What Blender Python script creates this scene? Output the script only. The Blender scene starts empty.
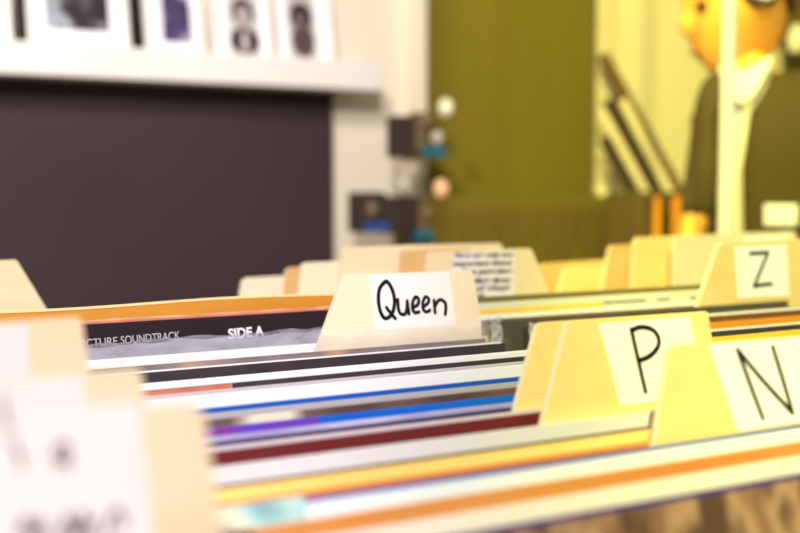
import bpy, bmesh, math, random
from mathutils import Vector
random.seed(7)
S = bpy.context.scene
COL = S.collection
CZ = 1.05                       # camera height above the floor
FPX = 1111.0
YAW = math.radians(29.15); PITCH = math.radians(4.144)
CAM = Vector((0, 0, CZ))
fw = Vector((math.sin(YAW) * math.cos(PITCH), math.cos(YAW) * math.cos(PITCH), -math.sin(PITCH)))
rt = Vector((math.cos(YAW), -math.sin(YAW), 0))
up = rt.cross(fw)

def ray(x, y): return fw + rt * ((x - 400) / FPX) - up * ((y - 266.5) / FPX)
def at(x, y, Y): d = ray(x, y); return CAM + d * (Y / d.y)
def atz(x, y, dz): d = ray(x, y); return CAM + d * (dz / d.z)

# ------------------------------------------------------------------ materials
def lin(c):
    return tuple(((v / 255) / 12.92 if v / 255 <= .04045 else ((v / 255 + .055) / 1.055) ** 2.4) for v in c) + (1,)

def mat(name, c, rough=.6, metal=0, spec=.4):
    m = bpy.data.materials.new(name); m.use_nodes = True
    b = m.node_tree.nodes['Principled BSDF']
    b.inputs['Base Color'].default_value = lin(c); b.inputs['Roughness'].default_value = rough
    b.inputs['Metallic'].default_value = metal; b.inputs['Specular IOR Level'].default_value = spec
    return m

def art(name, stops, scale=(1, 1, 1), nscale=8, detail=3, rough=.5, distort=0, seed=0):
    """noise between a list of (position, colour) stops, in the object's own coordinates"""
    m = mat(name, stops[0][1], rough); nt = m.node_tree; b = nt.nodes['Principled BSDF']
    tc = nt.nodes.new('ShaderNodeTexCoord'); mp = nt.nodes.new('ShaderNodeMapping')
    nz = nt.nodes.new('ShaderNodeTexNoise'); cr = nt.nodes.new('ShaderNodeValToRGB')
    mp.inputs['Scale'].default_value = scale; mp.inputs['Location'].default_value = (seed, seed * .7, seed * .3)
    nz.inputs['Scale'].default_value = nscale; nz.inputs['Detail'].default_value = detail
    nz.inputs['Distortion'].default_value = distort
    el = cr.color_ramp.elements
    el[0].position, el[0].color = stops[0][0], lin(stops[0][1])
    el[1].position, el[1].color = stops[-1][0], lin(stops[-1][1])
    for p, c in stops[1:-1]:
        e = el.new(p); e.color = lin(c)
    nt.links.new(tc.outputs['Object'], mp.inputs['Vector']); nt.links.new(mp.outputs[0], nz.inputs['Vector'])
    nt.links.new(nz.outputs[0], cr.inputs[0]); nt.links.new(cr.outputs[0], b.inputs['Base Color'])
    return m

def film(name, c, haze, rough=.25):
    m = bpy.data.materials.new(name); m.use_nodes = True; nt = m.node_tree
    b = nt.nodes['Principled BSDF']; out = nt.nodes['Material Output']
    b.inputs['Base Color'].default_value = lin(c); b.inputs['Roughness'].default_value = rough
    t = nt.nodes.new('ShaderNodeBsdfTransparent'); mx = nt.nodes.new('ShaderNodeMixShader')
    tc = nt.nodes.new('ShaderNodeTexCoord'); mp = nt.nodes.new('ShaderNodeMapping'); mp.inputs['Scale'].default_value = (18, 1, 60)
    nz = nt.nodes.new('ShaderNodeTexNoise'); nz.inputs['Scale'].default_value = 3; nz.inputs['Detail'].default_value = 4
    mr = nt.nodes.new('ShaderNodeMapRange'); mr.inputs[1].default_value = .35; mr.inputs[2].default_value = .7
    mr.inputs[3].default_value = haze * .75; mr.inputs[4].default_value = min(1, haze * 1.3)
    bp = nt.nodes.new('ShaderNodeBump'); bp.inputs['Strength'].default_value = .4; bp.inputs['Distance'].default_value = .004
    L = nt.links.new
    L(tc.outputs['Object'], mp.inputs[0]); L(mp.outputs[0], nz.inputs['Vector']); L(nz.outputs[0], mr.inputs[0])
    L(nz.outputs[0], bp.inputs['Height']); L(bp.outputs[0], b.inputs['Normal'])
    L(mr.outputs[0], mx.inputs[0]); L(t.outputs[0], mx.inputs[1]); L(b.outputs[0], mx.inputs[2]); L(mx.outputs[0], out.inputs['Surface'])
    return m

def wood(name, c1, c2, seed=0, rough=.5):
    return art(name, [(.3, c1), (.7, c2)], scale=(2.2, 8, 9), nscale=2.6, detail=5, rough=rough, distort=.8, seed=seed)

M = {}
M['ply'] = wood('birch_plywood', (247, 230, 192), (237, 213, 168), 1)
M['plyo'] = wood('birch_plywood_yellow_lit', (242, 214, 150), (232, 198, 126), 11)  # same birch with the right side's yellow light put into its colour
M['ply4'] = wood('birch_plywood_dimmed', (224, 200, 168), (216, 188, 152), 13)  # birch copy darkened to offset the stronger light on the left cards
M['label_dim'] = mat('dimmed_label_paper', (216, 207, 208), .7)  # label paper darkened to offset the strong light at front left
M['ply3'] = wood('birch_plywood_tan', (228, 190, 130), (212, 168, 104), 8)
M['ply2'] = wood('birch_plywood_warm', (249, 233, 203), (242, 222, 188), 5)
M['ply_edge'] = mat('plywood_edge', (246, 230, 202), .6)
M['ochre'] = wood('ochre_board', (214, 150, 52), (200, 134, 40), 3)
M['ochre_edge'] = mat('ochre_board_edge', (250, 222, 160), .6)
M['label'] = mat('label_paper', (246, 242, 240), .7)
M['ink'] = mat('marker_ink', (38, 26, 34), .6, spec=.2)
M['ink_pale'] = mat('faded_ink', (120, 96, 100), .7, spec=.2)
M['print_white'] = mat('white_print', (245, 240, 245), .5)
M['paper'] = mat('white_paper', (243, 240, 243), .7)
M['bin'] = wood('bin_wood', (176, 128, 70), (156, 108, 56), 9)
M['white'] = mat('white_paint', (236, 228, 220), .6)
M['black'] = mat('black_sleeve', (44, 32, 38), .5, spec=.2)

# ------------------------------------------------------------------ mesh helpers
def link(name, me, parent=None, mats=(), loc=None, rot=None):
    o = bpy.data.objects.new(name, me); COL.objects.link(o)
    for m in mats: me.materials.append(m)
    if parent: o.parent = parent
    if loc is not None: o.location = loc
    if rot is not None: o.rotation_euler = rot
    return o

def bm_obj(name, bm, mats, parent=None, loc=None, rot=None, smooth=False):
    bmesh.ops.recalc_face_normals(bm, faces=bm.faces)
    me = bpy.data.meshes.new(name); bm.to_mesh(me); bm.free()
    if smooth:
        for p in me.polygons: p.use_smooth = True
    return link(name, me, parent, mats if isinstance(mats, (list, tuple)) else [mats], loc, rot)

def tag(o, label, cat, group=None, kind=None):
    o['label'] = label; o['category'] = cat
    if group: o['group'] = group
    if kind: o['kind'] = kind
    return o

def thing(name, label, cat, loc, rot=(0, 0, 0), group=None):
    o = bpy.data.objects.new(name, None); COL.objects.link(o); o.empty_display_size = .05
    o.location = loc; o.rotation_euler = rot
    return tag(o, label, cat, group)

def box(bm, a, b, mi=0, bev=0):
    vs = [bm.verts.new((x, y, z)) for x in (a[0], b[0]) for y in (a[1], b[1]) for z in (a[2], b[2])]
    fs = []
    for q in ((0, 1, 3, 2), (4, 6, 7, 5), (0, 4, 5, 1), (2, 3, 7, 6), (0, 2, 6, 4), (1, 5, 7, 3)):
        f = bm.faces.new([vs[i] for i in q]); f.material_index = mi; fs.append(f)
    if bev:
        es = list({e for f in fs for e in f.edges})
        bmesh.ops.bevel(bm, geom=es, offset=bev, segments=2, affect='EDGES', profile=.6)

def bx(a, b, bev=0):
    bm = bmesh.new(); box(bm, a, b, 0, bev); return bm

def prism(pts, y0, y1, bev=0):
    """polygon in (x, z) extruded from y0 to y1; front face material 0, the rest 1"""
    bm = bmesh.new()
    fv = [bm.verts.new((p[0], y0, p[1])) for p in pts]; bv = [bm.verts.new((p[0], y1, p[1])) for p in pts]
    f = bm.faces.new(fv); bk = bm.faces.new(bv[::-1]); n = len(pts); bk.material_index = 0
    for i in range(n):
        s = bm.faces.new((fv[i], bv[i], bv[(i + 1) % n], fv[(i + 1) % n])); s.material_index = 1
    if bev:
        bmesh.ops.bevel(bm, geom=list(f.edges), offset=bev, segments=2, affect='EDGES', profile=.5)
    return bm

def tube(bm, p, q, r0, r1=None, n=16):
    r1 = r0 if r1 is None else r1
    p, q = Vector(p), Vector(q); d = (q - p).normalized()
    a = d.cross(Vector((0, 1, 0)) if abs(d.y) < .9 else Vector((1, 0, 0))).normalized(); b = d.cross(a)
    A = [bm.verts.new(p + (a * math.cos(t) + b * math.sin(t)) * r0) for t in [2 * math.pi * i / n for i in range(n)]]
    B = [bm.verts.new(q + (a * math.cos(t) + b * math.sin(t)) * r1) for t in [2 * math.pi * i / n for i in range(n)]]
    bm.faces.new(A); bm.faces.new(B)
    for i in range(n): bm.faces.new((A[i], A[(i + 1) % n], B[(i + 1) % n], B[i]))

def loft(bm, rings, n=24, mi=0, cap=True):
    """rings: (centre, rx, ry) ellipses in the horizontal plane"""
    R = []
    for c, rx, ry in rings:
        R.append([bm.verts.new((c[0] + rx * math.cos(2 * math.pi * i / n), c[1] + ry * math.sin(2 * math.pi * i / n), c[2])) for i in range(n)])
    for A, B in zip(R, R[1:]):
        for i in range(n):
            f = bm.faces.new((A[i], A[(i + 1) % n], B[(i + 1) % n], B[i])); f.material_index = mi
    if cap: bm.faces.new(R[0]); bm.faces.new(R[-1])

def ball(bm, c, r, seg=20):
    ret = bmesh.ops.create_uvsphere(bm, u_segments=seg, v_segments=seg // 2 + 2, radius=1)
    for v in ret['verts']: v.co = Vector((c[0] + v.co.x * r[0], c[1] + v.co.y * r[1], c[2] + v.co.z * r[2]))
    return ret['verts']

def smooth_line(pts, k=6):
    if len(pts) < 3: return [Vector(p) for p in pts]
    P = [Vector(pts[0])] + [Vector(p) for p in pts] + [Vector(pts[-1])]; out = []
    for i in range(1, len(P) - 2):
        p0, p1, p2, p3 = P[i - 1:i + 3]
        for j in range(k):
            t = j / k
            out.append(.5 * ((2 * p1) + (p2 - p0) * t + (2 * p0 - 5 * p1 + 4 * p2 - p3) * t * t + (3 * p1 - p0 - 3 * p2 + p3) * t ** 3))
    out.append(P[-2]); return out

def ribbon(bm, pts, w, y, t=.0003, curve=True):
    """a pen stroke of width w along (x, z) points, lying just in front of y"""
    L = smooth_line([(p[0], p[1]) for p in pts]) if curve else [Vector(p) for p in pts]
    for a, b in zip(L, L[1:]):
        d = (b - a)
        if d.length < 1e-6: continue
        n = Vector((-d.y, d.x)).normalized() * w / 2
        q = [a + n, a - n, b - n, b + n]
        f = [bm.verts.new((v.x, y - t, v.y)) for v in q]; bm.faces.new(f)
    for a in L:
        c = [bm.verts.new((a.x + w / 2 * math.cos(k * math.pi / 5), y - t * 1.05, a.y + w / 2 * math.sin(k * math.pi / 5))) for k in range(10)]
        bm.faces.new(c)

def text_mesh(s, size, shear=0, align='LEFT', ext=.0002, bold=0):
    cu = bpy.data.curves.new('t', 'FONT'); cu.body = s; cu.size = size; cu.shear = shear; cu.extrude = ext; cu.offset = bold; cu.align_x = align
    o = bpy.data.objects.new('t', cu); COL.objects.link(o)
    dg = bpy.context.evaluated_depsgraph_get(); dg.update()
    me = bpy.data.meshes.new_from_object(o.evaluated_get(dg)); me.materials.clear()
    bpy.data.objects.remove(o); bpy.data.curves.remove(cu)
    return me

# ------------------------------------------------------------------ leaning boards: records and divider cards
BINZ = -.412                              # bin floor below the camera
class Lean:
    """a plane leaning back by th, its line at height dz (below camera) standing at depth Y"""
    def __init__(s, Y, dz, th, xc):
        s.th = th; s.ez = Vector((0, math.sin(th), math.cos(th))); s.n = Vector((0, -math.cos(th), math.sin(th)))
        k = (dz - BINZ) / math.cos(th)
        s.base = CAM + Vector((xc, Y, dz)) - s.ez * k; s.h = k; s.rot = (-th, 0, 0)
    def uv(s, x, y):
        d = ray(x, y); t = (s.base - CAM).dot(s.n) / d.dot(s.n); P = CAM + d * t - s.base
        return (P.x, P.dot(s.ez))

def tilt(Y):                              # the stock fans out: front ones lean back more
    return math.radians(max(5, min(21, 20 - (Y - .30) * 36)))

COLS = {1: (.092, .407), 2: (.455, .770)}
BACK = {0: (.045, .360), 1: (.385, .700), 2: (.772, 1.087)}

def record(label, face, edge, ref, Y=None, dz=-.1, col=1, t=.004, sleeve=None, inner=False, yaw=0, x0=None, x1=None, th=None, front=True):
    if Y is None:
        p = atz(ref[0], ref[1], dz); Y = p.y
    else:
        p = at(ref[0], ref[1], Y); dz = p.z - CZ
    a, b = COLS[col] if front else BACK[col]
    a = a + random.uniform(0, .003) if x0 is None else x0
    b = b - random.uniform(0, .005) if x1 is None else x1
    th = tilt(Y) if th is None else th
    L = Lean(Y, dz, th, (a + b) / 2); w = (b - a) / 2
    r = thing('vinyl_record', label, 'record', L.base, (L.rot[0], 0, math.radians(yaw)), 'records in the bins')
    bm = bmesh.new(); box(bm, (-w, 0, 0), (w, t, L.h), 1, .0006)
    for f in bm.faces:
        f.normal_update()
        if abs(f.normal.y) > .9 and f.calc_center_median().y < t / 2: f.material_index = 0
    bm_obj('jacket', bm, [face, edge], r)
    if inner:
        bm_obj('inner_sleeve', bx((-w + .003, t * .3, L.h - .15), (w - .003, t * .7, L.h + inner)), M['paper'], r)
    if sleeve:
        fm, hgt = sleeve
        bm = bmesh.new(); N = 60; wz = w + .0025
        for yy in ((t + .0012,) if fm is F_HAZY else (-.0012, t + .0012)):
            prev = None
            for i in range(N + 1):
                x = -wz + 2 * wz * i / N
                zt = L.h + hgt * (1 + .04 * math.sin(i * 1.1 + yy * 900) + .04 * math.sin(i * .37)) + random.uniform(-.0005, .0005)
                wob = .0006 * math.sin(i * .9)
                lo = bm.verts.new((x, yy, L.h - .12)); md = bm.verts.new((x, yy + wob, L.h)); hi = bm.verts.new((x, yy + wob * 2.2 + random.uniform(-.0004, .0004), zt))
                if prev:
                    bm.faces.new((prev[0], lo, md, prev[1])); bm.faces.new((prev[1], md, hi, prev[2]))
                prev = (lo, md, hi)
        bm_obj('plastic_sleeve', bm, fm, r, smooth=True)
    r['_L'] = 0; del r['_L']
    return r, L, Y, dz

def card(label, poly, Y, dz=-.1, col=(.092, .407), th=None, t=.004, m='ply', lab=None, lm='label', group='alphabet divider cards', body=True, bev=.0004):
    """a plywood divider: a board as wide as a record with a tab on top. poly: the tab's outline, base first and base last"""
    th = tilt(Y) if th is None else th
    L = Lean(Y, dz, th, (col[0] + col[1]) / 2); w = (col[1] - col[0]) / 2
    pts = [L.uv(*p) for p in poly]
    sh = min(L.h - .012, min(p[1] for p in pts) - .001)          # shoulder height
    def ext(p, q):                        # carry a slanted side on to the shoulder
        k = (sh - p[1]) / (q[1] - p[1]) if abs(q[1] - p[1]) > 1e-6 else 0
        return (max(-w, min(w, p[0] + (q[0] - p[0]) * k)), sh)
    a = ext(pts[0], pts[1]); b = ext(pts[-1], pts[-2])
    out = [(-w, 0)]
    if a[0] > -w + .001: out.append((-w, sh))
    out += [a] + pts + [b]
    if b[0] < w - .001: out.append((w, sh))
    out.append((w, 0))
    r = thing('divider_card', label, 'divider card', L.base, L.rot, group)
    bm_obj('board', prism(out, 0, t, bev), [M[m], M['ply_edge']], r)
    lo = None
    if lab:
        q = [L.uv(*p) for p in lab]
        lo = bm_obj('paper_label', prism(q, -.0003, 0), [M[lm], M[lm]], r)
    return r, L, lo

def strokes(L, parent, lines, wpx, m='ink'):
    bm = bmesh.new()
    for s in lines:
        pts = [L.uv(*p) for p in s]
        k = (L.base - CAM).dot(fw) / FPX
        ribbon(bm, pts, wpx * k, -.0003, curve=len(pts) > 2)
    return bm_obj('lettering', bm, M[m], parent)

# ------------------------------------------------------------------ left column of records, front to back
W = mat('white_sleeve', (240, 238, 242), .5); WC = mat('cream_sleeve', (240, 228, 214), .5)
EW = mat('worn_paper_edge', (226, 220, 222), .7); EG = mat('grey_paper_edge', (150, 140, 146), .7); ED = mat('dark_sleeve_edge', (62, 44, 48), .6)
BLU = mat('bright_blue_sleeve', (0, 110, 205), .4); NAVY = mat('navy_sleeve', (24, 60, 140), .45)
F_CLEAR = film('clear_plastic', (235, 232, 240), .16); F_HAZY = film('hazy_plastic', (150, 150, 170), .62); F_SHINE = film('glossy_plastic', (230, 228, 240), .03, .2)
crowd = art('photo_printed_sleeve', [(.34, (70, 48, 36)), (.44, (128, 92, 70)), (.54, (172, 134, 106)), (.64, (84, 58, 42))], scale=(1, 1, .6), nscale=44, detail=2)
record('tan brown photo printed sleeve at the very front of the bin', crowd, mat('violet_edge', (90, 74, 120)), (620, 512), t=.004)
record('thin violet blue sleeve between the photo printed and cream white sleeves', mat('violet_sleeve', (62, 44, 120), .5), mat('violet_blue_edge', (80, 66, 150)), (620, 505), t=.002)
record('cream white sleeve second from the front, before the tan one', WC, WC, (400, 523), t=.005)
record('tan orange sleeve behind the frontmost cream white sleeve',
       art('tan_orange_sleeve', [(.3, (200, 122, 62)), (.7, (218, 148, 74))], scale=(1, 1, 4), nscale=6), mat('pinkish_edge', (224, 180, 160)), (400, 505), t=.004)
blotch = art('white_sleeve_with_art', [(.0, (120, 190, 205)), (.36, (222, 232, 236)), (.55, (244, 243, 244)), (1, (244, 243, 244))], scale=(1, 1, 1), nscale=9, detail=1)
rD, LD, YD, _ = record('white sleeve with dark blue top edge and teal art at its left end', blotch, mat('dark_blue_edge', (16, 60, 120)), (400, 489), t=.004)
a0 = LD.uv(215, 512); a1 = LD.uv(310, 545)
bm_obj('cover_art', bx((a0[0] - .01, -.0003, a1[1] - .03), (a1[0], 0, a0[1] + .001)),
       art('teal_cover_art', [(.34, (24, 112, 140)), (.46, (176, 216, 214)), (.56, (232, 228, 196)), (.66, (70, 50, 130)), (.75, (170, 190, 220))], nscale=34, detail=1), rD)
record('deep blue sleeve showing as a thin line before the yellow sleeve', mat('deep_blue_sleeve', (0, 84, 178), .45), NAVY, (400, 484.5), t=.002)
record('narrow orange brown sleeve between the yellow and deep blue sleeves', mat('orange_brown_sleeve', (214, 130, 60), .5), mat('orange_brown_edge', (196, 120, 60)), (400, 477.2), t=.0025)
record('yellow sleeve shading to orange, before the white sleeve under the P card',
       art('yellow_sleeve', [(.25, (248, 196, 84)), (.6, (252, 222, 136))], scale=(.6, 1, 5), nscale=6), mat('brown_edge', (150, 96, 50)), (400, 464), t=.004)
record('thin dark brown sleeve just behind the yellow one', mat('thin_brown_sleeve', (84, 54, 36), .5), ED, (400, 460.5), t=.002)
record('off white sleeve crossing the foot of the P card', mat('offwhite_sleeve', (226, 220, 222), .5), EW, (400, 443), t=.006)
# P and N cards stand among these; behind them:
record('maroon sleeve with pale top edge behind the P card', mat('maroon_sleeve', (104, 28, 32), .45), mat('pink_grey_edge', (214, 196, 200)), (400, 429), t=.005)
record('pinkish grey sleeve just behind the maroon one', mat('pink_grey_sleeve', (206, 192, 198), .5), EW, (400, 424.8), t=.003)
record('dark plum sleeve between the lilac and pinkish grey sleeves', mat('plum_sleeve', (54, 40, 84), .5), ED, (400, 420.2), t=.002)
record('lilac white sleeve with dark blue lower band, before the bright blue one',
       art('lilac_sleeve', [(.34, (96, 88, 168)), (.5, (196, 190, 226)), (.64, (120, 104, 180))], scale=(.6, 1, 3), nscale=12), mat('lilac_edge', (190, 180, 214)), (400, 415), t=.004)
rb, Lb, _, _ = record('bright blue sleeve turning violet at its left end',
       art('bright_blue_sleeve', [(.4, (0, 84, 190)), (.6, (0, 116, 214))], scale=(.8, 1, .6), nscale=5, detail=1, seed=3), BLU, (400, 407), t=.003)
VI = art('violet_art', [(.4, (130, 44, 150)), (.55, (80, 60, 190)), (.68, (40, 80, 200))], nscale=16)
record('dark brown sleeve with cream picture patches',
       art('brown_picture_sleeve', [(.4, (84, 62, 60)), (.58, (110, 84, 76)), (.66, (232, 216, 196))], scale=(1, 1, .6), nscale=22, detail=1), ED, (400, 399.5), t=.003)
record('grey sleeve between the navy blue and brown picture sleeves', mat('grey_sleeve', (176, 172, 178), .5), mat('pale_grey_edge', (210, 206, 212)), (400, 393.5), t=.004)
record('navy blue sleeve against the wide white sleeve', mat('blue_sleeve', (14, 84, 178), .4), NAVY, (400, 388.5), t=.003)
record('wide pure white sleeve, the broadest white band in the bin', W, mat('white_edge', (244, 242, 246)), (400, 376), t=.005)
record('light grey lined sleeve behind the wide white one', mat('lightgrey_sleeve', (190, 184, 190), .5), EG, (400, 372.5), t=.002)
rr, Lr, _, _ = record('dark sleeve with red print at its left end', mat('plum_black_sleeve', (46, 32, 40), .5), EG, (400, 367.5), t=.002, sleeve=(F_SHINE, .002))
def patch(r, L, xl, xr, yl, yr, h, m):
    a, b = L.uv(xl, yl), L.uv(xr, yr)
    bm_obj('cover_art', bx((a[0], -.0003, min(a[1], b[1]) - h), (b[0], 0, L.h - .0004)), m, r)
patch(rb, Lb, 180, 318, 438, 416, .03, VI)
patch(rr, Lr, 120, 232, 390, 384, .02, art('red_print', [(.4, (206, 100, 76)), (.55, (224, 150, 120)), (.7, (196, 84, 60))], nscale=18))
record('white sleeve between two dark sleeves before the handwritten word card', W, W, (400, 361), t=.004)
record('black sleeve with glossy plastic two before the handwritten word card', M['black'], EW, (400, 351.5), t=.0015, inner=.0009, sleeve=(F_SHINE, .003))
rR, LR, YR, zR = record('brown and tan sleeve in loose clear plastic directly before the handwritten word card',
       art('brown_tan_sleeve', [(.42, (70, 44, 40)), (.58, (110, 78, 64)), (.68, (200, 150, 60))], scale=(1, 1, .5), nscale=14, detail=2), mat('tan_edge', (200, 160, 120)), (400, 345), t=.003,
       sleeve=(F_CLEAR, .0125), x1=.4035)
YQ = YR + .012
record('white topped record in grey hazy plastic before the black SIDE A sleeve', W, mat('white_top', (246, 244, 248)), (200, 352), Y=YQ + .014, t=.005, sleeve=(F_HAZY, .0095), x1=.395)
rS, LS, YS, zS = record('black soundtrack sleeve printed SIDE A', M['black'], mat('torn_white_edge', (214, 206, 210)), (200, 317.5), Y=YQ + .032, t=.003, x1=.392)
lt = [(-LS.uv(0, 0)[0], 0)]
def face_text(name, s, x, y, h_px, L, parent, m, t=0, x_end=None, bold=0, shear=0):
    a = L.uv(x, y); k = (CAM + ray(x, y) * ((L.base - CAM).dot(L.n) / ray(x, y).dot(L.n)) - CAM).dot(fw) / FPX
    me = text_mesh(s, 1.0, bold=bold, shear=shear)
    xs = [v.co.x for v in me.vertices]; ys = [v.co.y for v in me.vertices]; w0 = max(xs) - min(xs); h0 = max(ys) - min(ys)
    b = L.uv(x_end[0], x_end[1]); sx = (b[0] - a[0]) / w0; sz = h_px * k / h0; mx, my = min(xs), min(ys)
    sl = (b[1] - a[1]) / (b[0] - a[0])
    for v in me.vertices:
        X = (v.co.x - mx) * sx; v.co = (a[0] + X, -.0002 - t - v.co.z, a[1] + X * sl + (v.co.y - my) * sz)
    return link(name, me, parent, [m])
pp_ = mat('pale_print', (196, 186, 192))
face_text('lettering', 'PICTURE', 78.5, 348, 8.2, LS, rS, pp_, x_end=(117.5, 344.8))
face_text('lettering', 'SOUNDTRACK', 121, 344.4, 8.2, LS, rS, pp_, x_end=(180, 339.2))
face_text('lettering', 'SIDE A', 228.5, 339.3, 10.5, LS, rS, M['print_white'], x_end=(264, 336), bold=.03)
record('orange red edged record between the ochre board and black soundtrack sleeve', mat('orange_sleeve', (214, 96, 36)), mat('orange_edge', (226, 120, 60)), (200, 315.3), Y=YQ + .040, t=.002, sleeve=(F_CLEAR, .001), x1=.390)

# ochre board without a tab
Lo = Lean(YQ + .055, at(172, 301, YQ + .055).z - CZ, math.radians(8), .245)
ro = thing('divider_card', 'plain ochre board without tab behind the black SIDE A sleeve', 'divider card', Lo.base, Lo.rot)
pts = [(-.153, 0)] + [(-.153 + .306 * i / 24, Lo.h + -.0008 * math.sin(i / 24 * 9) + .0004 * (i / 24 - .5)) for i in range(25)] + [(.153, 0)]
bm_obj('board', prism(pts, 0, .006), [M['ochre'], M['ochre_edge']], ro)
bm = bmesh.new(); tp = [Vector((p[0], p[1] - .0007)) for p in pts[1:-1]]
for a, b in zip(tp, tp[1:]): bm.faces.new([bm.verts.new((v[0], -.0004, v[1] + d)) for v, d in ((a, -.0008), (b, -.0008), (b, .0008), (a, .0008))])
bmesh.ops.remove_doubles(bm, verts=bm.verts, dist=1e-5); bm_obj('edge_highlight', bm, M['ochre_edge'], ro)  # pale strip painting the highlight along the board's top edge

# ------------------------------------------------------------------ lettered cards
r, L, lo = card('sharp plywood card with one handwritten word on its white label', [(318, 347), (343, 277), (347, 274.5), (470, 270.5), (473.5, 273), (481.5, 322)], YQ, th=math.radians(9.5), m='ply2',
                lab=[(376.5, 330), (369, 275.2), (449, 272), (456, 325)])
strokes(L, lo, [[(385, 281.5), (379.5, 288), (378, 298), (379.5, 310), (384, 318), (389.5, 316.5), (393.3, 309), (394, 299), (391.5, 289), (387, 282), (384, 282)]], 4.4)
strokes(L, lo, [[(386, 307.5), (390, 313), (395, 318.5)],
                [(397.3, 299.5), (398, 309), (400.3, 313.8), (404.3, 314.2), (406.3, 309.3), (406.8, 301)], [(406.8, 301), (408.6, 314)],
                [(412.6, 307.5), (417.2, 304.8), (418.3, 299.6), (415.3, 297), (412.6, 301.4), (412, 308), (414.2, 312.7), (418.5, 312)],
                [(422.8, 307), (427.7, 302.8), (428, 298.7), (425, 297), (422.4, 302.5), (422.8, 309), (425.7, 312), (429.4, 310.4)],
                [(433.6, 300.5), (434.7, 313)], [(434, 307), (438, 300.6), (442, 300.3), (445.3, 304.8), (444.8, 314.4)]], 4.0)
YP = atz(545, 424, -.1).y + .0055
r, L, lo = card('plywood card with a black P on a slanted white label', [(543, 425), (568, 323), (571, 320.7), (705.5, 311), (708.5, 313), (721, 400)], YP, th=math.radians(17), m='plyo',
                lab=[(620.5, 405), (599, 324), (689.5, 316.5), (704, 396)])
strokes(L, lo, [[(630.5, 329.5), (637.5, 360.5), (644.8, 392)], [(630.5, 331), (639.7, 327.3), (651, 329.5), (657.2, 336.6), (657.8, 345), (653.7, 352), (646.7, 357.6), (639, 360.5)]], 6.4)
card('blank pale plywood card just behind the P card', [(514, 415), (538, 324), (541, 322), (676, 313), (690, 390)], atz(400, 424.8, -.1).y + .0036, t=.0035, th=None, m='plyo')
YN = atz(655, 446, -.1).y + .0022
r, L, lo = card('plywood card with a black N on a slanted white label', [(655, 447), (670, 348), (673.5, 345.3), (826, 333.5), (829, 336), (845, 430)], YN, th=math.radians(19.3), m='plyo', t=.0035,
                lab=[(737.5, 431), (708.5, 344.3), (812, 336), (838, 416)])
strokes(L, lo, [[(736.7, 350), (749, 384), (762, 418.5)], [(737.5, 351), (764, 383), (791.5, 413)], [(791.5, 413), (782, 380), (771.9, 347.5)]], 7.6)
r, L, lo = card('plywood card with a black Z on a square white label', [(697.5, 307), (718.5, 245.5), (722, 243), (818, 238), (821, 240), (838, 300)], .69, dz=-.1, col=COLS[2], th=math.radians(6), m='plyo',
                lab=[(738, 298), (734.3, 246.8), (786, 244), (789.5, 295.5)])
strokes(L, lo, [[(750, 253.6), (767.5, 252.6)], [(767.5, 252.6), (753.7, 286.3)], [(753.7, 286.3), (760.6, 285), (771, 284)]], 4.0)

# blurred cards of the next column, front left
C0 = (-.228, .0865)
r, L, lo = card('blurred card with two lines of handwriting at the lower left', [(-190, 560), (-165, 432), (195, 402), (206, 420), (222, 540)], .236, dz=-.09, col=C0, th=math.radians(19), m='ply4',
                lm='label_dim', lab=[(-130, 590), (-120, 424), (139, 402), (157, 580)])
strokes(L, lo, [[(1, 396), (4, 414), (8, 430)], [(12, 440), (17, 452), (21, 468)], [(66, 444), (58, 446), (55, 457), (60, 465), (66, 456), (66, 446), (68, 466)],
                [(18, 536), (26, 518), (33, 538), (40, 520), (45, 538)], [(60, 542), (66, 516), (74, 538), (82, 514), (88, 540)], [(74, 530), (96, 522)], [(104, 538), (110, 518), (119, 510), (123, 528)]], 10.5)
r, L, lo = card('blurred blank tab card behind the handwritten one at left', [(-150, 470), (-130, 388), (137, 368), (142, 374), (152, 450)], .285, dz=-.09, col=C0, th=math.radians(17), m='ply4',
                lm='label_dim', lab=[(-120, 440), (-120, 392), (83, 376), (90, 440)])
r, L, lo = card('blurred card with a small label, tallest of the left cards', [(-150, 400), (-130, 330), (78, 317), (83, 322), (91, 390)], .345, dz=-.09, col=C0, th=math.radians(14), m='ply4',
                lm='label_dim', lab=[(-110, 396), (-110, 334), (27, 325), (33, 390)])

# ------------------------------------------------------------------ cards in the rear row of bins
BK = dict(group='rear bin divider cards')
card('plain plywood tab with sloping right side at the far left edge', [(-60, 308), (-40, 262), (15, 259.6), (17.5, 261), (46, 308)], .90, col=BACK[0], th=math.radians(7), m='ply', **BK)
b1 = BACK[1]
card('lowest blank tab, left end of the rear card row', [(239, 300), (242.5, 280), (246, 277.6), (296, 275), (300, 300)], 1.06, col=b1, th=math.radians(12), m='ply2', **BK)
card('narrow blank tab second from left in rear row', [(283, 300), (286, 270), (289, 267.3), (330, 265), (336, 300)], 1.03, col=b1, th=math.radians(11), m='ply3', **BK)
card('blank tab left of the tall double tab, rear row', [(298, 300), (302, 265), (305, 262.6), (372, 259.5), (378, 300)], .995, col=b1, th=math.radians(10), m='ply2', **BK)
card('farthest blank tab with clipped right corner behind the poem card', [(395, 300), (400, 248), (404, 245), (498, 243), (502, 245), (512, 300)], .975, col=b1, th=math.radians(8), m='ply', **BK)
card('tall blank tab behind the left of the handwritten word card', [(339, 300), (343, 250), (347, 247.2), (438, 244), (441, 246), (447, 300)], .945, col=b1, th=math.radians(8), m='ply', **BK)
card('blank tab peeping out above the single handwritten word', [(397, 300), (400, 252), (403, 249.8), (470, 248), (478, 300)], .915, col=b1, th=math.radians(7), m='ply3', **BK)
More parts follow.
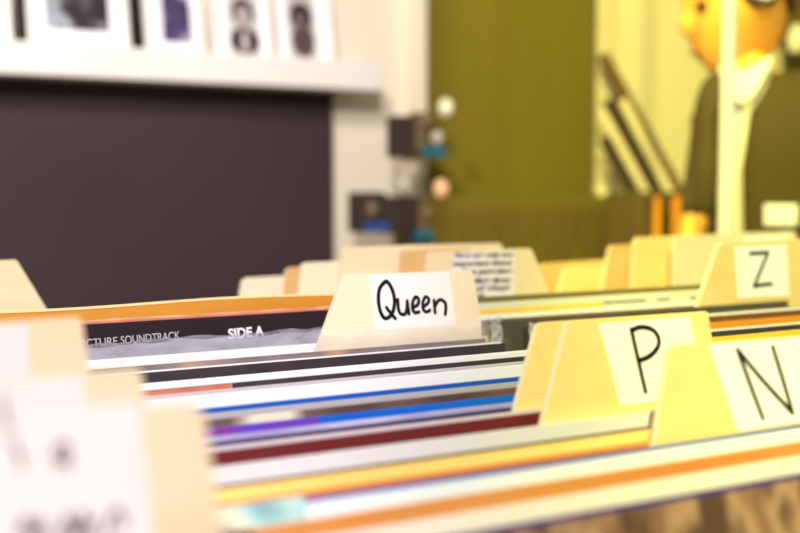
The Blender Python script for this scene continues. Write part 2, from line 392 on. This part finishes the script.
r, L, lo = card('plywood card with a handwritten poem on white paper, rear row', [(424, 303), (428.5, 254), (432, 251.6), (528.5, 248.2), (532, 249.5), (553, 303)], .88, col=b1, th=math.radians(7), m='ply',
                lab=[(452, 306), (452.5, 253), (514.5, 250.5), (514, 304)])
ys = [256.5, 265, 273.3, 281.5, 290, 299.5]
for s, x0, x1, y in (('There are only two', 454, 513, 259.5), ('important things', 453, 512, 267.8), ('in a part-time', 462, 513, 276), ('& before these', 460, 511, 284.3), ('of Vinyl', 474, 510, 292.8), ('us.', 474, 486, 301.5)):
    face_text('lettering', s, x0, y, 6.5, L, lo, M['ink'], t=.0003, x_end=(x1, y - 1.6), bold=.035, shear=.25)
b2 = BACK[2]
card('low blank yellow tab beside the poem card, rear row', [(536, 292), (540, 266), (543, 263.4), (606, 259.5), (609, 261), (614, 292)], 1.11, col=b2, th=math.radians(12), m='ply3', **BK)
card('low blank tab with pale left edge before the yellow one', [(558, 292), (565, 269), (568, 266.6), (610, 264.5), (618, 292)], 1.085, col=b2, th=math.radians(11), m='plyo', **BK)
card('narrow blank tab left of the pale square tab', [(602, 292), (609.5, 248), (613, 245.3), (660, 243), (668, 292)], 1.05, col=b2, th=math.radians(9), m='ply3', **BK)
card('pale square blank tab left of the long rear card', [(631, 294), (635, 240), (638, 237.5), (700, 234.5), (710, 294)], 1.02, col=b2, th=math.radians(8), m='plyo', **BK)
card('long rear card with white paper strip behind the Z card', [(673, 296), (674.5, 238), (677, 236), (792, 230.8), (796, 233), (806, 296)], .985, col=b2, th=math.radians(7), m='ply',
     lab=[(745, 262), (744, 237.5), (786, 235), (787, 262)], **BK)

# ------------------------------------------------------------------ right column of records
k2 = dict(col=2)
record('yellow sleeve behind the N card at the right', mat('yellow_face', (238, 196, 60), .5), mat('cream_edge', (240, 226, 170)), (750, 334), dz=-.1, t=.004, **k2)
record('dark sleeve with white worn top edge above the N card', M['black'], mat('white_worn_edge', (236, 230, 216)), (750, 328), t=.003, inner=.0012, sleeve=(F_SHINE, .002), **k2)
record('orange sleeve right of the P card', mat('orange_face', (220, 140, 34), .5), mat('olive_edge', (150, 112, 40)), (750, 319.5), t=.003, **k2)
record('brown sleeve with cream top edge right of the P card', mat('brown_face', (120, 78, 36), .5), mat('cream_top', (240, 224, 170)), (750, 313), t=.003, inner=.0018, **k2)
rg, Lg, _, _ = record('dark brown record with crumpled plastic at its left end, before the olive one', mat('slate_sleeve', (66, 58, 34), .45), ED, (523, 327), t=.006, x0=.462, **k2)
rv, Lv, _, _ = record('dark olive record with crumpled plastic right of the handwritten word card', mat('olive_dark_sleeve', (78, 70, 52), .45), mat('dark_olive_edge', (96, 84, 50)), (500, 321), t=.008, sleeve=(F_SHINE, .002), x0=.458, th=math.radians(6), **k2)
def crumple(r, L, x0, wd, ht, m, seed):
    rnd = random.Random(seed); bm = bmesh.new(); G = []
    for i in range(7):
        G.append([bm.verts.new((x0 + wd * i / 6 + rnd.uniform(-.0012, .0012), -.002 - abs(rnd.gauss(0, .002)), L.h - ht + ht * 1.04 * k / 22 + rnd.uniform(-.001, .001))) for k in range(23)])
    for i in range(6):
        for k in range(22): bm.faces.new((G[i][k], G[i + 1][k], G[i + 1][k + 1], G[i][k + 1]))
    bm_obj('crumpled_plastic', bm, m, r)
F_CR = film('crumpled_plastic_film', (236, 238, 236), .45, .12)
crumple(rg, Lg, -.1545, .006, .06, F_CR, 3); crumple(rv, Lv, -.160, .010, .06, F_CR, 4)
record('brown sleeve with white rail like edge behind the Z card', mat('reddish_brown_sleeve', (104, 66, 34), .5), mat('white_spine', (244, 238, 214)), (600, 311.5), Y=.715, t=.006, inner=.0035, x0=.4655, th=math.radians(5.5), **k2)
record('yellow topped sleeve behind the white edged brown one', mat('yellow_card_face', (244, 204, 84), .5), mat('yellow_edge', (240, 206, 100)), (530, 306.5), Y=.726, t=.002, x1=.60, th=math.radians(5.3), **k2)
rB, LB, _, _ = record('pale sleeve with dark printed dashes between poem and Z cards', mat('pale_green_sleeve', (226, 226, 206), .5), EW, (600, 296), Y=.738, t=.004, th=math.radians(5.2), **k2)
bm = bmesh.new()
for xa, xb in ((596, 612), (614, 645), (657, 669), (690, 700)):
    p, q = LB.uv(xa, 303 - (xa - 600) * .055), LB.uv(xb, 303 - (xb - 600) * .055); ribbon(bm, [p, q], .0014, -.0001, curve=False)
bm_obj('lettering', bm, M['ink'], rB)
record('dark sleeve with pale top edge last in the right column', mat('olive_black_sleeve', (128, 116, 70), .5), mat('pale_edge', (216, 210, 180)), (600, 290), Y=.75, t=.004, th=math.radians(5.1), **k2)

# ------------------------------------------------------------------ bins
def bin_unit(label, x0, x1, y0, y1, parts):
    r = thing('record_bin', label, 'record bin', (x0, y0, 0))
    zf, zt, t = CZ + BINZ, CZ - .175, .012; X, Y = x1 - x0, y1 - y0
    bm_obj('bin_floor', bx((0, 0, zf - .015), (X, Y, zf)), M['bin'], r)
    bm_obj('front_board', bx((0, 0, zf), (X, t, zt), .001), M['bin'], r)
    bm_obj('back_board', bx((0, Y - t, zf), (X, Y, zt), .001), M['bin'], r)
    for xs in (0, X - t): bm_obj('side_board', bx((xs, t, zf), (xs + t, Y - t, zt), .001), M['bin'], r)
    for p in parts: bm_obj('partition', bx((p - x0 - .002, t, zf), (p - x0 + .002, Y - t, zt)), M['bin'], r)
    for lx in (.02, X - .06):
        for ly in (.02, Y - .06): bm_obj('leg', bx((lx, ly, 0), (lx + .04, ly + .04, zf - .015), .002), M['bin'], r)
bin_unit('wooden bin holding the front rows of records', -.25, .80, .055, .79, (.0892, .431))
bin_unit('wooden bin holding the rear row of divider cards', .02, 1.11, .80, 1.17, (.3725, .736))

# ------------------------------------------------------------------ room
YW = 3.2
def st(name, bm, m): o = bm_obj(name, bm, m); o['kind'] = 'structure'; return o
st('floor', bx((-2.5, -3.5, -.05), (6.5, YW + .2, 0)), art('grey_floor', [(.3, (120, 112, 108)), (.7, (140, 130, 124))], nscale=3))
xd = at(330, 180, YW).x; xw = at(426, 100, YW - .06).x; xo = at(592, 100, YW).x
st('wall_back', bx((-2.5, YW, 0), (xw - .0005, YW + .1, 2.9)), mat('white_wall', (234, 222, 198), .8))
wr = art('olive_wall', [(.3, (106, 95, 6)), (.7, (116, 103, 8))], scale=(3, 1, .2), nscale=2, rough=.8)
st('wall_right', bx((xw, YW - .06, 0), (6.5, YW + .1, 2.9)), wr)
# dark board below the shelf
zs = at(0, 75, YW - .15).z
bd = bm_obj('wall_board', bx((-2.4, YW - .025, .2), (xd, YW - .001, at(330, 89, YW - .02).z + .05), .003),
            art('aubergine_board', [(.3, (53, 38, 42)), (.7, (60, 44, 49))], nscale=1.5, rough=.75))
tag(bd, 'large dark aubergine board on the wall under the picture shelf', 'board')
# picture shelf
Ysf = YW - .15
p0, p1 = at(0, 51, Ysf), at(0, 75, Ysf); x_end = at(378, 80, Ysf).x
zt = at(380, 64.5, Ysf).z; zb = at(170, 80.5, Ysf).z
sh = thing('picture_shelf', 'white wall ledge carrying framed photographs', 'shelf', (0, YW - .08, zb))
bm_obj('ledge', bx((-2.4, -.07, 0), (x_end, .0795, zt - zb), .004), M['white'], sh)
bm_obj('front_lip', bx((-2.4, -.078, -.001), (x_end, -.0695, zt - zb + .004), .002), M['white'], sh)

def frame(label, xl, xr, top_px, img, imgmat, rim, extra=None, lean=11):
    """a framed photograph standing on the ledge; img = (left, right, bottom) in the photo"""
    Yf = YW - .085; a = at(xl, 60, Yf).x; b = at(xr, 60, Yf).x
    h = (b - a) * 1.28; th = math.radians(lean)
    r = thing('framed_photograph', label, 'picture frame', ((a + b) / 2, Yf, zt), (-th, 0, 0), 'framed photographs on the ledge')
    w = (b - a) / 2; t = .02; rw = .014
    bm = bmesh.new()
    for q in (((-w, 0, 0), (-w + rw, t, h)), ((w - rw, 0, 0), (w, t, h)), ((-w + rw, 0, 0), (w - rw, t, rw)), ((-w + rw, 0, h - rw), (w - rw, t, h))): box(bm, *q)
    bm_obj('rim', bm, rim, r)
    bm_obj('mat_board', bx((-w + rw, .008, rw), (w - rw, .014, h - rw)), M['paper'], r)
    il = at(img[0], 30, Yf).x - (a + b) / 2; ir = at(img[1], 30, Yf).x - (a + b) / 2
    ib = (at(img[1], img[2], Yf).z - zt); it = h - ib
    pr = bm_obj('photo_print', bx((il, .0074, ib), (ir, .008, it)), imgmat, r)
    for kx, (cx, cz, rx, rz, em) in enumerate(extra or ()):
        bm = bmesh.new(); n = 24; y = .0072 - kx * .0002
        bm.faces.new([bm.verts.new((il + (ir - il) * (cx + rx * math.cos(2 * math.pi * i / n)), y, ib + (ir - il) * (cz + rz * math.sin(2 * math.pi * i / n)))) for i in range(n)])
        bm_obj('printed_shape', bm, em, pr)
wf = mat('white_frame', (240, 234, 226), .5); gf = mat('champagne_frame', (214, 200, 176), .5); df = mat('dark_strip', (30, 18, 18), .6, spec=.1)
gp = lambda n, s, sc=9: art(n, [(.44, (34, 22, 32)), (.54, (80, 72, 80)), (.66, (170, 180, 186))], nscale=sc, detail=3, seed=s)
frame('white frame cut off at the left end of the ledge', -92, 13, 0, (-75, 1, 32), gp('photo_dark', 2), wf)
frame('large white frame with a busy black and white photograph', 29, 131, 0, (48, 112, 31), gp('photo_busy', 4, 11), wf)
frame('white frame with a dark violet photograph', 147, 206, 0, (165, 194, 42), art('photo_violet', [(.35, (40, 28, 52)), (.55, (76, 60, 104)), (.7, (196, 190, 210))], nscale=12, seed=1), wf)
pale = mat('pale_print_paper', (206, 198, 196), .6)
frame('white frame with a figure in a dark jacket, narrower of two portraits', 217, 274, 0, (231, 263, 55), pale, wf, [(.5, 1.3, .36, .44, M['ink']), (.5, 1.18, .22, .32, mat('print_grey', (176, 160, 156), .6)), (.5, .42, .46, .42, M['ink']), (.5, .40, .11, .34, mat('print_pale', (196, 184, 180), .6))])
frame('white frame with a dark silhouette at the right end of the ledge', 279, 336, 0, (292, 319, 58), mat('print_beige', (190, 178, 172), .6), wf, [(.5, 1.45, .42, .5, M['ink']), (.52, .6, .42, .58, mat('print_brown', (80, 62, 60), .6)), (.45, 1.3, .2, .3, mat('print_mid', (112, 92, 88), .6))])
for x, lab in ((18.5, 'thin dark strip between cut off frame and the large frame'), (135, 'thin dark strip between the large and violet photographs')):
    a = at(x, 45, YW - .085)
    o = bm_obj('dark_slat', bx((-.014, 0, 0), (.014, .015, .32), .002), df, None, (a.x + .012, YW - .09, zt), (-math.radians(12), 0, 0)); tag(o, lab, 'frame edge', 'dark strips')  # thin dark strips set in the gaps between the frames
# corner post of the white wall
o = st('trim_1', bx((xw - .04, YW - .068, 0), (xw - .001, YW + .01, 2.9), .004), mat('pale_trim', (236, 226, 196), .6))

# racks of dark gadgets at the wall corner
globe_m = mat('pale_globe', (236, 230, 200), .25); pk = mat('peach_globe', (250, 196, 150), .3); gg = mat('grey_globe', (190, 180, 160), .3)
dk = mat('dark_brown_plastic', (58, 46, 40), .45); br = mat('brown_plastic', (112, 92, 62), .45); tl = mat('teal_plastic', (30, 104, 120), .5); bl = mat('blue_plastic', (48, 76, 140), .5)
def rack(label, Yr, boxes, globes, trays, foot):
    c = at(*foot, Yr); r = thing('wall_rack', label, 'fixture', c)
    def px(x, y, dy=-.05): q = at(x, y, Yr + dy); return Vector((q.x - c.x, 0, q.z - c.z))
    for (xa, ya, xb, yb, m) in boxes:
        a, b = px(xa, yb), px(xb, ya); bm_obj('housing', bx((a.x, -.05, a.z), (b.x, .0, b.z), .008), m, r)
    for (x, y, rp, m) in globes:
        q = px(x, y); bm = bmesh.new(); k = rp * .0027; ball(bm, (q.x, -.05, q.z), (k, k, k * 1.25)); bm_obj('globe', bm, m, r, smooth=True)
    for (xa, ya, xb, yb, m) in trays:
        a, b = px(xa, yb), px(xb, ya); bm_obj('tray', bx((a.x, -.065, a.z), (b.x, .0, b.z), .005), m, r)
    a = px(foot[0], foot[1]); bm = bmesh.new(); tube(bm, (.09, -.01, 0), (.09, YW + .004 - (.06 if c.x + .09 > xw else 0) - Yr, 0), .015); bm_obj('bracket', bm, dk, r)
rack('upper dark wall rack with one pale globe and a teal tray', YW - .28, [(394, 116, 416, 157, dk), (416, 112, 430, 152, br), (430, 124, 442, 150, dk)],
     [(446, 108, 8.5, globe_m), (426, 122, 7, br), (437, 138, 7, gg)], [(423, 147, 444, 157, tl), (396, 152, 420, 158, dk)], (410, 140))
rack('lower dark wall rack with grey and peach globes and blue trays', YW - .28, [(355, 192, 387, 233, dk), (386, 196, 420, 234, dk), (418, 205, 442, 232, br)],
     [(404, 186, 9, gg), (441, 189, 9, pk), (372, 210, 8, br), (428, 214, 7, br)], [(364, 222, 388, 232, bl), (416, 230, 440, 240, tl)], (395, 215))

# pale door beyond the olive wall, low olive cabinet, things leaning there
Yd = YW - .075
d0, d1 = at(594, 100, Yd).x, at(770, 100, Yd).x
ds = bm_obj('door_1', bx((d0, Yd - .012, .02), (d1, Yd + .012, 2.5), .003), mat('cream_door', (240, 226, 150), .6)); ds['kind'] = 'structure'
bm = bmesh.new(); box(bm, (d0 + .0, Yd - .03, 0), (d0 + .075, Yd + .012, 2.56), 0, .004); box(bm, (d1 - .04, Yd - .03, 0), (d1 + .03, Yd + .012, 2.56), 0, .004)
st('trim_2', bm, mat('door_casing', (228, 210, 140), .6))
# low cabinet of olive doors
Yc = 2.75
c0, c1 = at(452, 200, Yc).x, at(618, 200, Yc).x; zc = at(540, 197, Yc).z
cb = thing('low_cabinet', 'low dark olive cabinet against the olive wall', 'cabinet', (c0, Yc, 0))
ol = mat('olive_cabinet_paint', (110, 94, 10), .7); ol2 = mat('olive_cabinet_door', (100, 84, 20), .7)
bm_obj('carcass', bx((0, 0, 0), (c1 - c0, .36, zc), .004), ol, cb)
n = 4
for i in range(n):
    wq = (c1 - c0) / n
    d = bm_obj('cabinet_door', bx((i * wq + .012, -.016, .06), ((i + 1) * wq - .012, 0, zc - .03), .004), ol2, cb)
    bm_obj('handle', bx(((i + .85) * wq, -.03, zc - .3), ((i + .85) * wq + .012, -.016, zc - .15), .002), ol, d)
# leaning bars
dkb = mat('dark_olive_bar', (64, 48, 12), .6); brb = mat('brown_bar', (112, 84, 22), .6); pb = mat('pale_bar', (238, 220, 150), .6)
def bar(label, a, b, Ya, Yb, w, m):
    p, q = at(*a, Ya), at(*b, Yb); d = (p - q).normalized()
    g = q - d * 0; k = -(q.z - .0) / d.z; foot = q + d * k           # carried down to the floor
    bm = bmesh.new(); tube(bm, (0, 0, 0), p - foot, w, w, 12)
    o = bm_obj('leaning_bar', bm, m, None, foot); return tag(o, label, 'bar', 'bars leaning on the pale door')
bar('brown bar leaning from the top left of the pale door', (602, 55), (686, 205), 3.02, 2.95, .022, brb)
bar('dark olive bar leaning below the brown one', (609, 100), (661, 205), 3.00, 2.93, .027, dkb)
bar('pale bar leaning between the two dark bars', (622, 100), (676, 205), 2.97, 2.90, .017, pb)
bar('pale bar leaning leftmost against the door casing', (600, 110), (652, 205), 2.97, 2.90, .018, pb)
bar('short pale bar leaning at the foot of the casing', (597, 185), (632, 240), 2.93, 2.88, .02, pb)
bar('dark bar crossing under the leftmost pale bar', (604, 138), (640, 205), 2.94, 2.87, .022, dkb)
bk = thing('storage_tub', 'dark olive tub standing below the leaning bars', 'tub', (at(665, 205, 2.45).x, 2.45, 0))
u0 = at(640, 205, 2.45).x - at(665, 205, 2.45).x; u1 = at(714, 205, 2.45).x - at(665, 205, 2.45).x; zt2 = at(665, 192, 2.45).z
bm_obj('tub_body', bx((u0, 0, 0), (u1, .16, zt2), .01), mat('olive_tub', (96, 78, 22), .7), bk)
orm = mat('orange_tape', (240, 160, 20), .5)
for x, w_, lb in ((658, .011, 'thin orange tube upright before the dark tub'), (678, .018, 'thick orange tube upright before the dark tub'), (705, .010, 'amber tube upright beside the white pole')):
    q = at(x, 196, 2.40); bm = bmesh.new(); tube(bm, (0, 0, 0), (0, 0, q.z), w_); tag(bm_obj('orange_tube', bm, orm, None, (q.x, 2.40, 0)), lb, 'tube', 'orange tubes')
# white pole
q = at(727, 120, 1.25)
pl = thing('white_pole', 'slim white upright pole in front of the person', 'pole', (q.x, 1.25, 0))
bm = bmesh.new(); tube(bm, (0, 0, .012), (0, 0, 2.6), .0108, n=24); bm_obj('shaft', bm, mat('white_metal', (245, 242, 226), .4), pl)
bm = bmesh.new(); tube(bm, (0, 0, 0), (0, 0, .012), .07, n=32); bm_obj('base_plate', bm, M['white'], pl)

# ------------------------------------------------------------------ person
vd = Vector((ray(740, 186).x, ray(740, 186).y, 0)).normalized()
kd = 2.25; dist = kd / (fw.x * vd.x + fw.y * vd.y)
PX = kd / FPX
root = thing('person', 'person in dark open jacket and pale shirt standing behind the white pole', 'person', (vd.x * dist, vd.y * dist, 0), (0, 0, -math.atan2(vd.x, vd.y)))
def pp(x, y, d=0): return Vector(((x - 740) * PX, d, CZ + (186 - y) * PX))
skin = mat('skin', (242, 176, 62), .55); shirt = mat('pale_shirt', (236, 226, 178), .8); jack = mat('dark_jacket', (72, 60, 10), .85); hair = mat('dark_hair', (80, 58, 24), .7); trou = mat('dark_trousers', (60, 52, 40), .85)
def skinned(name, verts, edges, radii, m, parent, rootv=0, sub=2):
    me = bpy.data.meshes.new(name); me.from_pydata([tuple(v) for v in verts], edges, []); o = link(name, me, parent, [m])
    md = o.modifiers.new('skin', 'SKIN'); md.use_smooth_shade = True
    for i, r in enumerate(radii):
        sv = me.skin_vertices[0].data[i]; sv.radius = (r, r) if not isinstance(r, tuple) else r; sv.use_root = (i == rootv)
    o.modifiers.new('sub', 'SUBSURF').levels = sub; o.modifiers['sub'].render_levels = sub
    return o
hip = Vector((.10, .02, .80)); V = [hip, Vector((.095, .01, .95)), Vector((.085, 0, 1.10)), Vector((.06, 0, 1.20)), pp(748, 82, 0), pp(740, 50, 0)]
E_ = [(0, 1), (1, 2), (2, 3), (3, 4), (4, 5)]; R_ = [.12, .105, .12, .11, .05, .048]
def add(chain, rs, start):
    i = start
    for p, r in zip(chain, rs):
        V.append(Vector(p)); R_.append(r); E_.append((i, len(V) - 1)); i = len(V) - 1
    return i
# arms (image left and image right), hands with fingers
def hand(i, wrist, dirv, side):
    h = add([wrist + dirv * .045], [.026], i)
    lat = Vector((side, 0, 0)).cross(dirv).normalized() if False else Vector((0, 1, 0))
    for k, (o, ln) in enumerate(((-.027, .062), (-.009, .074), (.009, .07), (.027, .055))):
        b = wrist + dirv * .085 + lat * o
        add([b, b + dirv * ln * .5 + Vector((-side * .008, 0, 0)), b + dirv * ln + Vector((-side * .024, 0, 0))], [.0095, .0085, .007], h)
    tb = wrist + dirv * .03 + lat * -.03
    add([tb, tb + dirv * .03 + lat * -.02, tb + dirv * .06 + lat * -.022], [.011, .01, .008], h)
la = [pp(726, 92, .0), pp(713, 86, -.02), pp(706, 155, -.04), pp(698, 225, -.10)]
i = add(la, [.04, .036, .03, .026], 3); hand(i, la[-1], (la[-1] - la[-2]).normalized(), -1)
ra = [pp(830, 98, .01), pp(862, 108, .01), pp(892, 185, .02), pp(902, 262, -.06)]
i = add(ra, [.05, .052, .044, .033], 3); hand(i, ra[-1], (ra[-1] - ra[-2]).normalized(), 1)
for sx in (-1, 1):
    add([hip + Vector((sx * .085, 0, -.06)), hip + Vector((sx * .095, -.02, -.40)), hip + Vector((sx * .1, .02, -.74)), hip + Vector((sx * .105, -.12, -.775))], [.085, .06, .042, .035], 0)
skinned('body', V, E_, R_, skin, root)
# head: one continuous surface with brow, nose, lips and chin, looking to the left and down
bm = bmesh.new(); hv = ball(bm, (0, 0, 0), (.092, .074, .120), 40)
for v in hv:
    x, y, z = v.co
    if z < -.02: v.co.x -= .022 * min(1, (-z - .02) / .08) * (1 if x < .03 else .2); v.co.y *= 1 - .35 * min(1, (-z - .02) / .1)
    if x < 0:
        e = lambda cz, w, a, wy: a * math.exp(-((z - cz) / w) ** 2 - (y / wy) ** 2)
        v.co.x -= e(-.018, .02, .026, .016) + e(.03, .014, .008, .05) + e(-.058, .01, .008, .022) + e(-.074, .009, .007, .02) + e(-.105, .016, .010, .025)
        for s in (-1, 1): v.co.x += .008 * math.exp(-((z - .008) / .012) ** 2 - ((y - s * .032) / .016) ** 2)
hd = bm_obj('head', bm, skin, root, pp(733, 6), (0, math.radians(-14), math.radians(24)), True); hd.scale = (1.12, 1.12, 1.12)
for s in (-1, 1):
    bm = bmesh.new(); ball(bm, (-.078, s * .032, .008), (.010, .012, .008), 12); bm_obj('eye', bm, M['ink'], hd, smooth=True)
bm = bmesh.new(); ball(bm, (-.098, 0, -.066), (.006, .022, .003), 12); bm_obj('lips', bm, mat('lips', (170, 84, 50)), hd, smooth=True)
for s in (-1, 1):
    bm = bmesh.new(); ball(bm, (.012, s * .074, .0), (.018, .009, .032), 14); bm_obj('ear', bm, skin, hd, smooth=True)
bm = bmesh.new(); hv = ball(bm, (.012, 0, .018), (.097, .083, .118), 32)
bmesh.ops.delete(bm, geom=[v for v in bm.verts if v.co.x < -.02 + (.06 - v.co.z) * .9 and v.co.z < .085], context='VERTS')
ho = bm_obj('hair', bm, hair, hd, smooth=True); md = ho.modifiers.new('thick', 'SOLIDIFY'); md.thickness = .008
bm = bmesh.new(); tube(bm, (.012, -.078, .012), (.012, -.102, .012), .026, .022, 20); bm_obj('ear_cup', bm, mat('white_ear_cup', (250, 246, 226), .5), hd)
bm = bmesh.new(); tube(bm, (.012, -.070, .012), (.012, -.086, .012), .035, .033, 20); bm_obj('ear_pad', bm, mat('dark_pad', (70, 54, 20), .8), hd)
# shirt, collar, jacket, trousers
bm = bmesh.new(); loft(bm, [((.10, .01, .78), .135, .10), ((.09, 0, .95), .13, .10), ((.08, 0, 1.10), .14, .105), ((.06, 0, 1.2), .135, .095), ((.03, 0, 1.245), .085, .07), ((.02, 0, 1.275), .056, .056)])
bm_obj('shirt', bm, shirt, root, smooth=True)
bm = bmesh.new()
c = [pp(744, 76, -.062), pp(768, 62, -.045), pp(766, 72, -.075), pp(752, 100, -.105), pp(744, 108, -.115)]
f1 = bm.faces.new([bm.verts.new(p) for p in c]); f2 = None
c2 = [pp(742, 76, -.062), pp(720, 64, -.045), pp(718, 74, -.075), pp(730, 100, -.11), pp(741, 108, -.115)]
bm.faces.new([bm.verts.new(p) for p in c2])
co = bm_obj('collar', bm, mat('white_collar', (246, 240, 214), .7), root); md = co.modifiers.new('thick', 'SOLIDIFY'); md.thickness = .006
# jacket shell: open at the front
bm = bmesh.new(); N = 36
def jring(cx, cz, rx, ry, a0, a1):
    return [bm.verts.new((cx + rx * math.cos(a0 + (a1 - a0) * i / N), ry * math.sin(a0 + (a1 - a0) * i / N), cz)) for i in range(N + 1)]
D = math.radians
rings = [jring(.10, .72, .185, .135, D(-120), D(216)), jring(.095, .92, .175, .132, D(-119), D(217)), jring(.085, 1.08, .182, .134, D(-117), D(218)), jring(.075, 1.19, .175, .118, D(-110), D(222)), jring(.06, 1.238, .125, .095, D(-98), D(232)), jring(.045, 1.27, .075, .072, D(-84), D(238))]
for A, B in zip(rings, rings[1:]):
    for i in range(N): bm.faces.new((A[i], A[i + 1], B[i + 1], B[i]))
jo = bm_obj('jacket', bm, jack, root, smooth=True); md = jo.modifiers.new('thick', 'SOLIDIFY'); md.thickness = .012
skinned('sleeve', [pp(728, 90), pp(715, 86, -.02), pp(707, 150, -.045), pp(698, 222, -.10)], [(0, 1), (1, 2), (2, 3)], [.046, .042, .036, .033], jack, root)
skinned('sleeve', [pp(830, 98, .01), pp(862, 108, .01), pp(892, 185, .02), pp(902, 255, -.055)], [(0, 1), (1, 2), (2, 3)], [.07, .068, .058, .05], jack, root)
tv = [hip + Vector((0, 0, .04)), hip]; te = [(0, 1)]; tr = [.12, .135]
for sx in (-1, 1):
    b = len(tv); tv += [hip + Vector((sx * .085, 0, -.08)), hip + Vector((sx * .095, -.02, -.40)), hip + Vector((sx * .1, .015, -.735))]; tr += [.10, .075, .062]; te += [(1, b), (b, b + 1), (b + 1, b + 2)]
skinned('trousers', tv, te, tr, trou, root)
pk_ = bm_obj('white_patch', bx((-.03, -.004, -.02), (.03, .004, .02), .003), mat('white_patch', (250, 246, 226), .6), root, pp(777, 213, -.139))
bm = bmesh.new(); loft(bm, [((0, 0, 0), .03, .03), ((0, 0, .05), .035, .035), ((0, 0, .1), .02, .02)])
q = at(797, 52, YW - .2); 
wl = thing('pale_wall_piece', 'small pale piece on the wall at the right edge of the picture', 'fixture', q)  # small pale shape set on the wall
bm_obj('piece_body', bm, mat('pale_piece_paint', (250, 240, 190), .5), wl, smooth=True)
bm = bmesh.new(); tube(bm, (0, .03, .04), (0, .138, .04), .012); bm_obj('bracket', bm, dk, wl)

# ------------------------------------------------------------------ light
w = bpy.data.worlds.new('room'); S.world = w; w.use_nodes = True
w.node_tree.nodes['Background'].inputs[0].default_value = (1, .95, .93, 1); w.node_tree.nodes['Background'].inputs[1].default_value = .17
def spot(name, loc, aim, power, color, half, blend, size):
    l = bpy.data.lights.new(name, 'SPOT'); l.energy = power; l.color = color; l.spot_size = 2 * math.radians(half); l.spot_blend = blend; l.shadow_soft_size = size
    o = bpy.data.objects.new(name, l); COL.objects.link(o); o.location = loc; o.rotation_euler = (Vector(aim) - Vector(loc)).to_track_quat('-Z', 'Y').to_euler()
ang = YAW + math.atan((500 - 400) / FPX)
sp = Vector((-2.6 * math.sin(ang), -2.6 * math.cos(ang), CZ + 2.2))       # unseen spots added to tint the view white at left, yellow at right
def side(p, a, da): return (p[0] + math.sin(a + da), p[1] + math.cos(a + da), p[2])
q9 = math.radians(90); off = math.radians(.6)
spot('white_fill', sp, side(sp, ang, off - q9), 580, (1, .95, .94), 89.9, .02, .06)
spot('yellow_fill', sp, side(sp, ang, q9 - off), 680, (.97, 1, .46), 89.9, .02, .06)
spot('white_wall_fill', (-.2, .9, 2.7), at(170, 60, YW), 175, (1, .94, .90), 42, .5, .15)  # added light, no visible source, brightens the shelf wall
an2 = YAW + math.atan((440 - 400) / FPX); sq = (1.25 * math.sin(an2), 1.25 * math.cos(an2), 2.75)
spot('yellow_wall_fill', sq, side(sq, an2, q9 - math.radians(2)), 150, (1, .90, .08), 89.9, .08, .06)  # added yellow light, no visible source, tints the right background

# ------------------------------------------------------------------ camera
cd = bpy.data.cameras.new('camera'); cam = bpy.data.objects.new('camera', cd); COL.objects.link(cam); S.camera = cam
cd.sensor_width = 36; cd.lens = FPX * 36 / 800; cd.clip_start = .01; cd.clip_end = 50
cam.location = CAM; cam.rotation_euler = (math.pi / 2 - PITCH, 0, -YAW)
cd.dof.use_dof = True; cd.dof.focus_distance = .63; cd.dof.aperture_fstop = 5.4; cd.dof.aperture_blades = 8
vs = S.view_settings; S.display_settings.display_device = 'sRGB'
vs.view_transform = 'Standard'; vs.look = 'None'; vs.exposure = .55; vs.gamma = 1; vs.use_curve_mapping = False
